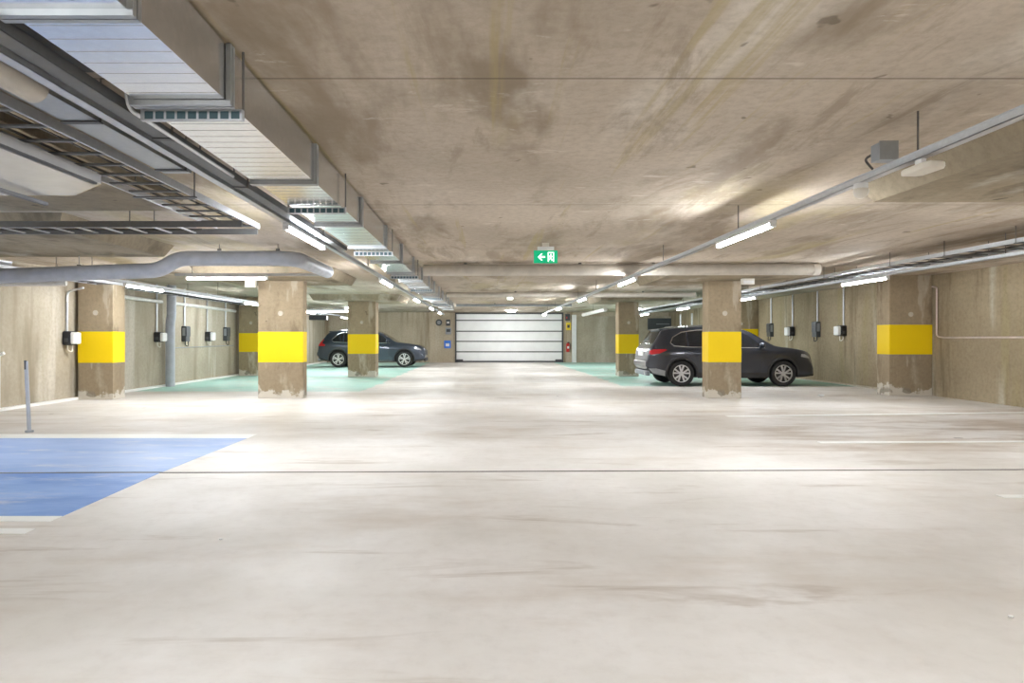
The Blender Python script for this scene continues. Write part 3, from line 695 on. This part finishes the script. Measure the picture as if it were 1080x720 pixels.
# ------------------------------------------------------------------ cars (facing +X, right-hand side towards the camera)
def interp(pts, x):
    if x <= pts[0][0]: return pts[0][1]
    for (a, fa), (b, fb) in zip(pts, pts[1:]):
        if x <= b:
            t = (x-a)/(b-a) if b > a else 0; return fa+(fb-fa)*t
    return pts[-1][1]
def smooth_curve(pts):
    """monotone-ish cubic through points"""
    n = len(pts); xs_ = [p[0] for p in pts]; fs = [p[1] for p in pts]
    d = [(fs[i+1]-fs[i])/(xs_[i+1]-xs_[i]) for i in range(n-1)]
    m = [d[0]]+[0 if d[i-1]*d[i] <= 0 else 2*d[i-1]*d[i]/(d[i-1]+d[i]) for i in range(1, n-1)]+[d[-1]]
    def f(x):
        x = max(xs_[0], min(xs_[-1], x))
        for i in range(n-1):
            if x <= xs_[i+1]:
                h = xs_[i+1]-xs_[i]; t = (x-xs_[i])/h
                return (2*t**3-3*t*t+1)*fs[i]+(t**3-2*t*t+t)*h*m[i]+(-2*t**3+3*t*t)*fs[i+1]+(t**3-t*t)*h*m[i+1]
    return f
def make_car(name, label, ox, oy, S):
    L, W = S['L'], S['W']/2
    top, belt, bot = smooth_curve(S['top']), smooth_curve(S['belt']), smooth_curve(S['bot'])
    plan = smooth_curve(S['plan'])
    def section(x):
        hw = W*plan(x); zt = top(x); zb = min(belt(x), zt-.03); z0 = bot(x)
        g = min(1, max(0, (zt-zb-.03)/.42)); hr = hw*.90*(1-g) + W*.70*min(1, plan(x)*1.03)*g
        he = hw*.955
        P = [(0, z0), (hw*.6, z0), (hw*.90, z0+.02), (hw*.965, z0+.08), (hw*.985, z0+(zb-z0)*.30), (hw*.975, z0+(zb-z0)*.45), (hw*1.0, z0+(zb-z0)*.66), (hw*.995, z0+(zb-z0)*.80), (he+.012, zb-.02), (he-.005, zb)]
        for k in range(1, 6):
            t = k/6; P.append((he+(hr-he)*(t**1.15)-.005*(1-t), zb+(zt-.05*g-.012-zb)*t))
        P += [(hr*.97, zt-.035*g-.010), (hr*.88, zt-.018*g-.006), (hr*.6, zt-.006*g-.003), (hr*.3, zt-.001), (0, zt)]
        return P
    N = 90
    xsn = sorted(set([0, .006, .02, .04, .06, .08, .11] + [L*i/N for i in range(3, N-2)] + [L-.10, L-.07, L-.045, L-.025, L-.01, L]))
    bm = B(); R = []
    for x in xsn:
        P = section(x); full = P + [(-y, z) for y, z in P[-2:0:-1]]
        R.append([bm.verts.new((ox+x, oy+y, z)) for y, z in full])
    n = len(R[0])
    for a, b in zip(R, R[1:]):
        for k in range(n): bm.faces.new((a[k], a[(k+1)%n], b[(k+1)%n], b[k]))
    bm.faces.new(R[0]); bm.faces.new(R[-1][::-1])
    t = thing(name, label, 'car', (ox+L/2, oy, 0))
    body = obj('body', bm, S['paint'], t)
    # cut the wheel arches
    for wx in S['wheels']:
        for s in (-1, 1):
            cb = B(); r = S['rw']+.055
            tube(cb, [(ox+wx, oy+s*(W-.30), S['rw']), (ox+wx, oy+s*(W+.2), S['rw'])], r, 40)
            cut = obj('cut', cb, 'clad', t)
            md = body.modifiers.new('b', 'BOOLEAN'); md.operation = 'DIFFERENCE'; md.object = cut; md.solver = 'EXACT'
            bpy.context.view_layer.update()
            dg = bpy.context.evaluated_depsgraph_get(); me = bpy.data.meshes.new_from_object(body.evaluated_get(dg))
            body.modifiers.clear(); body.data = me; bpy.data.objects.remove(cut)
    me = body.data; me.materials.clear(); me.materials.append(M[S['paint']]); me.materials.append(M['clad'])
    c0 = ORG[t.name]
    for p_ in me.polygons:
        p_.use_smooth = True
        c = p_.center + c0; lx = c.x-ox
        for wx in S['wheels']:
            if math.hypot(lx-wx, c.z-S['rw']) < S['rw']+.058 and abs(p_.normal.y) < .9: p_.material_index = 1
            if math.hypot(lx-wx, c.z-S['rw']) < S['rw']+.05 and abs(c.y-oy) < W-.2: p_.material_index = 1
        if c.z < bot(lx)+.085: p_.material_index = 1
        p_.material_index = p_.material_index
    me.set_sharp_from_angle(angle=math.radians(35))
    def ysurf(x, z):
        P = section(x); P = [q for q in P[3:16]]
        if z <= P[0][1]: return P[0][0]
        for (ya, za), (yb_, zb_) in zip(P, P[1:]):
            if z <= zb_: return ya+(yb_-ya)*((z-za)/max(1e-6, zb_-za))
        return P[-1][0]
    def shell(name_, outline, mat, side, off=.008, parent=t, th=.012, res=.05):
        """a side patch following the body surface: outline in (x,z), triangulated from grid clip"""
        b = B()
        vs_ = [b.verts.new((x, 0, z)) for x, z in outline]
        f = b.faces.new(vs_)
        # slice into a fine grid so it follows the curved flank
        x0 = min(p[0] for p in outline); x1 = max(p[0] for p in outline); z0 = min(p[1] for p in outline); z1 = max(p[1] for p in outline)
        k = x0+res
        while k < x1: bmesh.ops.bisect_plane(b, geom=b.verts[:]+b.edges[:]+b.faces[:], plane_co=(k,0,0), plane_no=(1,0,0)); k += res
        k = z0+res
        while k < z1: bmesh.ops.bisect_plane(b, geom=b.verts[:]+b.edges[:]+b.faces[:], plane_co=(0,0,k), plane_no=(0,0,1)); k += res
        fs = b.faces[:]
        ret = bmesh.ops.extrude_face_region(b, geom=fs)
        ex = set(v for v in ret['geom'] if isinstance(v, bmesh.types.BMVert))
        for v in b.verts:
            y_ = ysurf(v.co.x, v.co.z) + (off if v in ex else off-th)
            v.co = Vector((ox+v.co.x, oy+side*y_, v.co.z))
        return obj(name_, b, mat, parent, smooth=True)
    def ring(pts, w_):  # closed outline -> band outline pair for trims
        return pts
    for side in (-1, 1):
        for nm, o_, m_ in S['side']:
            shell(nm, o_, m_, side)
        # window bright trim
        for tr in S['trim']:
            b = B(); tube(b, [(ox+x, oy+side*(ysurf(x, z)+.008), z) for x, z in tr], .009, 6); obj('window_trim', b, 'chrome', t, smooth=True)
        # door seams
        for sm in S['seams']:
            b = B(); tube(b, [(ox+x, oy+side*(ysurf(x, z)+.0005), z) for x, z in [(sm[i][0]+(sm[i+1][0]-sm[i][0])*k/6, sm[i][1]+(sm[i+1][1]-sm[i][1])*k/6) for i in range(len(sm)-1) for k in range(7)]], .004, 4); obj('door_seam', b, 'clad', t)
        for hx, hz in S['handles']:
            b = B(); y_ = ysurf(hx, hz)
            tube(b, [(ox+hx-.10, oy+side*(y_-.005), hz), (ox+hx-.085, oy+side*(y_+.03), hz), (ox+hx+.085, oy+side*(y_+.03), hz), (ox+hx+.10, oy+side*(y_-.005), hz)], .012, 8); obj('door_handle', b, S['paint'], t, smooth=True)
        # arch lips
        for wx in S['wheels']:
            b = B(); pts = []
            for k in range(25):
                a = math.radians(-12+204*k/24); x_ = wx+math.cos(a)*(S['rw']+.07); z_ = S['rw']+math.sin(a)*(S['rw']+.07)
                if z_ < .24: continue
                pts.append((ox+x_, oy+side*(ysurf(x_, z_)-.012), z_))
            tube(b, pts, .034, 8); obj('arch_trim', b, 'clad', t, smooth=True)
        # mirror
        mx, mz = S['mirror']; y_ = ysurf(mx, mz)
        b = B(); bmesh.ops.create_uvsphere(b, u_segments=16, v_segments=10, radius=1, matrix=Matrix.Translation((ox+mx+.02, oy+side*(y_+.13), mz+.05)) @ Matrix.Diagonal((.07, .115, .075, 1)))
        mr = obj('wing_mirror', b, S['paint'], t, smooth=True)
        b = B(); box(b, ox+mx-.01, ox+mx+.05, min(oy+side*(y_-.03), oy+side*(y_+.08)), max(oy+side*(y_-.03), oy+side*(y_+.08)), mz-.03, mz+.01); obj('mirror_arm', b, 'clad', mr)
        # roof rail
        b = B(); rx0, rx1 = S['rail']; pts = []
        for k in range(17):
            x_ = rx0+(rx1-rx0)*k/16; P = section(x_); e = .035 if 0 < k < 16 else -.01
            pts.append((ox+x_, oy+side*(P[16][0]-.01), P[16][1]+e))
        tube(b, pts, .013, 8); obj('roof_rail', b, 'chrome', t, smooth=True)
        # wheels
        for wx in S['wheels']:
            X_, Z_, r = ox+wx, S['rw'], S['rw']
            yo = oy+side*(W-.02); yi = oy+side*(W-.23)
            b = B(); d = side
            prof = [(0, yi), (r*.62, yi), (r*.93, yi), (r, yi+d*.03), (r, yo-d*.03), (r*.96, yo-d*.004), (r*.78, yo), (r*.69, yo-d*.01), (r*.68, yo-d*.06), (0, yo-d*.06)]
            rings = []
            for rr, yy_ in prof:
                rings.append([b.verts.new((X_+rr*math.cos(2*math.pi*k/40), yy_, Z_+rr*math.sin(2*math.pi*k/40))) for k in range(40)] if rr else None)
            for p_, q_ in zip(rings[1:], rings[2:-1]):
                for k in range(40): b.faces.new((p_[k], p_[(k+1)%40], q_[(k+1)%40], q_[k]))
            b.faces.new(rings[1]); b.faces.new(rings[-2])
            wh = obj('wheel', b, 'tyre', t, smooth=True)
            b = B(); tube(b, [(X_, yo-d*.058, Z_), (X_, yo-d*.052, Z_)], r*.52, 30); obj('brake_disc', b, 'disc', wh)
            b = B(); yf, yb2 = yo-d*.012, yo-d*.045
            ro, ri = r*.70, r*.625
            for k in range(48):
                a0, a1 = 2*math.pi*k/48, 2*math.pi*(k+1)/48
                q8 = [b.verts.new((X_+R_*math.cos(a), Y_, Z_+R_*math.sin(a))) for Y_ in (yf, yb2) for R_ in (ro, ri) for a in (a0, a1)]
                for q_ in ((0,1,3,2),(4,6,7,5),(0,4,5,1),(2,3,7,6)): b.faces.new([q8[i] for i in q_])
            for k in range(5):
                a = 2*math.pi*k/5+.3
                for da in (-S['spoke'], S['spoke']):
                    c_, s_ = math.cos(a+da), math.sin(a+da); c2, s2 = math.cos(a+da*.25), math.sin(a+da*.25)
                    p0 = Vector((X_+c2*r*.12, 0, Z_+s2*r*.12)); p1 = Vector((X_+c_*ri*1.01, 0, Z_+s_*ri*1.01))
                    dn = (p1-p0).normalized(); nn = Vector((-dn.z, 0, dn.x))
                    q8 = []
                    for Y_ in (yf-d*.0, yb2):
                        for P_, wd in ((p0, .017), (p1, .021)):
                            for sg in (-1, 1): q = P_+nn*wd*sg; q8.append(b.verts.new((q.x, Y_-(d*.012 if P_ is p0 else 0), q.z)))
                    for q_ in ((0,1,3,2),(4,6,7,5),(0,4,5,1),(2,3,7,6),(0,2,6,4),(1,5,7,3)): b.faces.new([q8[i] for i in q_])
            tube(b, [(X_, yb2, Z_), (X_, yf-d*.006, Z_)], r*.17, 16)
            obj('rim', b, 'rim', wh)
    # glass across: windscreen and rear window, lying on the top surface
    def across(nm, xa, xb2, ya, yb3, mat, off=.006):
        b = B(); G = []
        for i in range(9):
            x_ = xa+(xb2-xa)*i/8; P = section(x_)
            row = []
            wd = (ya+(yb3-ya)*i/8)
            for j in range(13):
                u = -1+2*j/12; yv = abs(u)*wd*P[15][0]
                Q = P[15:][::-1]; z_ = Q[0][1]
                for (y1_, z1_), (y2_, z2_) in zip(Q, Q[1:]):
                    if yv <= y2_: z_ = z1_+(z2_-z1_)*((yv-y1_)/max(1e-6, y2_-y1_)); break
                else: z_ = Q[-1][1]
                row.append((ox+x_, oy+(1 if u > 0 else -1)*yv, z_))
            G.append(row)
        lo = [[b.verts.new((x, y, z-.01)) for x, y, z in r_] for r_ in G]; hi = [[b.verts.new((x, y, z+off)) for x, y, z in r_] for r_ in G]
        for i in range(8):
            for j in range(12):
                b.faces.new((hi[i][j], hi[i+1][j], hi[i+1][j+1], hi[i][j+1])); b.faces.new((lo[i][j], lo[i][j+1], lo[i+1][j+1], lo[i+1][j]))
        for j in range(12):
            b.faces.new((lo[0][j], lo[0][j+1], hi[0][j+1], hi[0][j])); b.faces.new((lo[8][j], hi[8][j], hi[8][j+1], lo[8][j+1]))
        for i in range(8):
            b.faces.new((lo[i][0], hi[i][0], hi[i+1][0], lo[i+1][0])); b.faces.new((lo[i][12], lo[i+1][12], hi[i+1][12], hi[i][12]))
        obj(nm, b, mat, t, smooth=True)
    across('windscreen', *S['screen'], .93, .96, 'glass')
    across('rear_window', *S['rearglass'], .90, .90, 'glass')
    # spoiler
    sx, sz = S['spoiler']; b = B()
    poly_pts = [(ox+sx-.10, sz-.012), (ox+sx+.22, sz+.012), (ox+sx+.22, sz-.03), (ox+sx-.05, sz-.05)]
    a_ = [b.verts.new((x, oy-W*.62, z)) for x, z in poly_pts]; c_ = [b.verts.new((x, oy+W*.62, z)) for x, z in poly_pts]
    b.faces.new(a_); b.faces.new(c_[::-1])
    for i in range(4): b.faces.new((a_[i], a_[(i+1)%4], c_[(i+1)%4], c_[i]))
    obj('roof_spoiler', b, S['paint'], t, bevel=.008)
    # rear: plate, bumper, exhaust;   front: grille, lamps
    b = B(); box(b, ox-.012, ox+.03, oy-.26, oy+.26, S['platez'], S['platez']+.115); obj('number_plate', b, 'plate', t)
    b = B(); box(b, ox-.035, ox+.06, oy-W*.78, oy+W*.78, .50, .66); obj('rear_bumper', b, S['paint'], t, bevel=.03)
    b = B(); box(b, ox-.02, ox+.10, oy-W*.72, oy+W*.72, .27, .40); obj('rear_skid_plate', b, 'mgrey', t, bevel=.03)
    for s in (-1, 1):
        b = B(); tube(b, [(ox-.03, oy+s*W*.58, .33), (ox+.12, oy+s*W*.58, .33)], .042, 14); obj('tail_pipe', b, 'chrome', t, smooth=True)
    b = B(); box(b, ox+L-.05, ox+L+.008, oy-.42, oy+.42, .52, .74); obj('front_grille', b, 'clad', t, bevel=.02)
    b = B(); box(b, ox+L-.05, ox+L+.012, oy-W*.72, oy+W*.72, .26, .42); obj('front_air_intake', b, 'clad', t, bevel=.03)
    return t

BM = dict(L=4.42, W=1.82, rw=.335, paint='graphite', wheels=(.86, 3.53), spoke=.26,
  top=[(0,.70),(.03,.93),(.07,1.02),(.16,1.13),(.30,1.34),(.40,1.49),(.62,1.545),(1.1,1.585),(1.7,1.595),(2.2,1.58),(2.55,1.525),(2.75,1.455),(3.05,1.265),(3.32,1.09),(3.45,1.055),(3.85,1.005),(4.15,.95),(4.32,.885),(4.40,.80),(4.42,.70)],
  belt=[(0,.66),(.05,.96),(.5,1.02),(1.5,1.0),(3.0,.97),(3.5,.95),(4.1,.86),(4.42,.5)],
  bot=[(0,.44),(.15,.33),(.5,.25),(1.2,.215),(3.2,.215),(3.95,.215),(4.42,.25)],
  plan=[(0,.80),(.06,.88),(.25,.955),(.7,1.0),(3.4,1.0),(3.9,.95),(4.2,.89),(4.36,.81),(4.42,.72)],
  side=[('side_window', [(.60,1.14),(.70,1.08),(1.02,1.055),(1.02,1.43),(.90,1.40),(.68,1.28)], 'glass'),
        ('side_window', [(1.06,1.05),(1.86,1.04),(1.86,1.475),(1.06,1.44)], 'glass'),
        ('side_window', [(1.92,1.04),(3.02,1.03),(2.66,1.34),(2.42,1.44),(1.92,1.475)], 'glass'),
        ('tail_lamp', [(.03,.83),(.28,.86),(.48,.95),(.44,.975),(.16,.97),(.05,.94)], 'tail'),
        ('head_lamp', [(4.0,.78),(4.28,.72),(4.25,.78),(4.12,.84),(4.02,.85)], 'headl'),
        ('sill_cladding', [(1.28,.22),(3.12,.22),(3.12,.36),(1.28,.36)], 'clad'),
        ('rear_cladding', [(.03,.46),(.12,.34),(.44,.27),(.47,.40),(.20,.47)], 'mgrey')],
  trim=[[(.66,1.06),(.58,1.14),(.66,1.29),(.90,1.42),(1.3,1.475),(1.9,1.495),(2.42,1.46)], [(.66,1.06),(1.02,1.035),(1.9,1.02),(3.05,1.012)]],
  seams=[[(1.88,.32),(1.89,1.02)],[(2.92,.32),(3.0,1.0)],[(1.24,.72),(1.04,1.02)],[(1.24,.72),(1.30,.5)],[(.42,.98),(3.9,.90)]],
  handles=[(1.35,.90),(2.22,.89)], mirror=(2.92,1.03), rail=(.75,2.3), screen=(2.68,3.32), rearglass=(.15,.40), spoiler=(.42,1.52), platez=.79)
make_car('parked_car', 'dark graphite compact suv parked at right behind a pillar', 4.30, 18.0, BM)
VO = dict(L=4.68, W=1.90, rw=.36, paint='slate', wheels=(.93, 3.80), spoke=.2,
  top=[(0,.72),(.03,.95),(.08,1.06),(.2,1.20),(.38,1.44),(.52,1.565),(.8,1.62),(1.4,1.655),(2.0,1.655),(2.4,1.62),(2.75,1.52),(3.1,1.32),(3.42,1.12),(3.55,1.10),(4.0,1.04),(4.4,.97),(4.58,.89),(4.66,.78),(4.68,.68)],
  belt=[(0,.68),(.06,1.0),(.5,1.08),(1.5,1.05),(3.0,1.01),(3.6,.99),(4.3,.88),(4.68,.5)],
  bot=[(0,.45),(.15,.33),(.5,.26),(1.2,.23),(3.4,.23),(4.1,.25),(4.68,.30)],
  plan=[(0,.82),(.06,.88),(.25,.95),(.7,1.0),(3.6,1.0),(4.1,.95),(4.45,.86),(4.62,.74),(4.68,.64)],
  side=[('side_window', [(.66,1.20),(.74,1.13),(1.12,1.11),(1.12,1.48),(.95,1.45)], 'glass'),
        ('side_window', [(1.17,1.105),(2.0,1.09),(2.0,1.53),(1.17,1.50)], 'glass'),
        ('side_window', [(2.07,1.085),(3.15,1.07),(2.82,1.36),(2.5,1.50),(2.07,1.53)], 'glass'),
        ('tail_lamp', [(.05,.93),(.34,.93),(.36,.99),(.22,1.06),(.30,1.22),(.22,1.20),(.09,1.03)], 'tail'),
        ('head_lamp', [(4.22,.80),(4.52,.74),(4.50,.80),(4.36,.87),(4.24,.88)], 'headl'),
        ('sill_cladding', [(1.36,.235),(3.36,.235),(3.36,.32),(1.36,.32)], 'clad')],
  trim=[[(.72,1.11),(.63,1.2),(.92,1.47),(1.4,1.535),(2.0,1.555),(2.5,1.52)], [(.72,1.11),(1.1,1.09),(2.0,1.07),(3.18,1.055)], [(1.45,.30),(2.4,.29),(3.3,.30)]],
  seams=[[(2.02,.32),(2.03,1.06)],[(3.1,.34),(3.15,1.03)],[(1.3,.75),(1.12,1.08)]],
  handles=[(1.45,.95),(2.36,.94)], mirror=(3.05,1.08), rail=(.85,2.4), screen=(2.86,3.42), rearglass=(.2,.48), spoiler=(.54,1.585), platez=.83)
make_car('parked_car', 'slate blue estate-like suv parked at far left behind a pillar', -7.28, 29.3, VO)
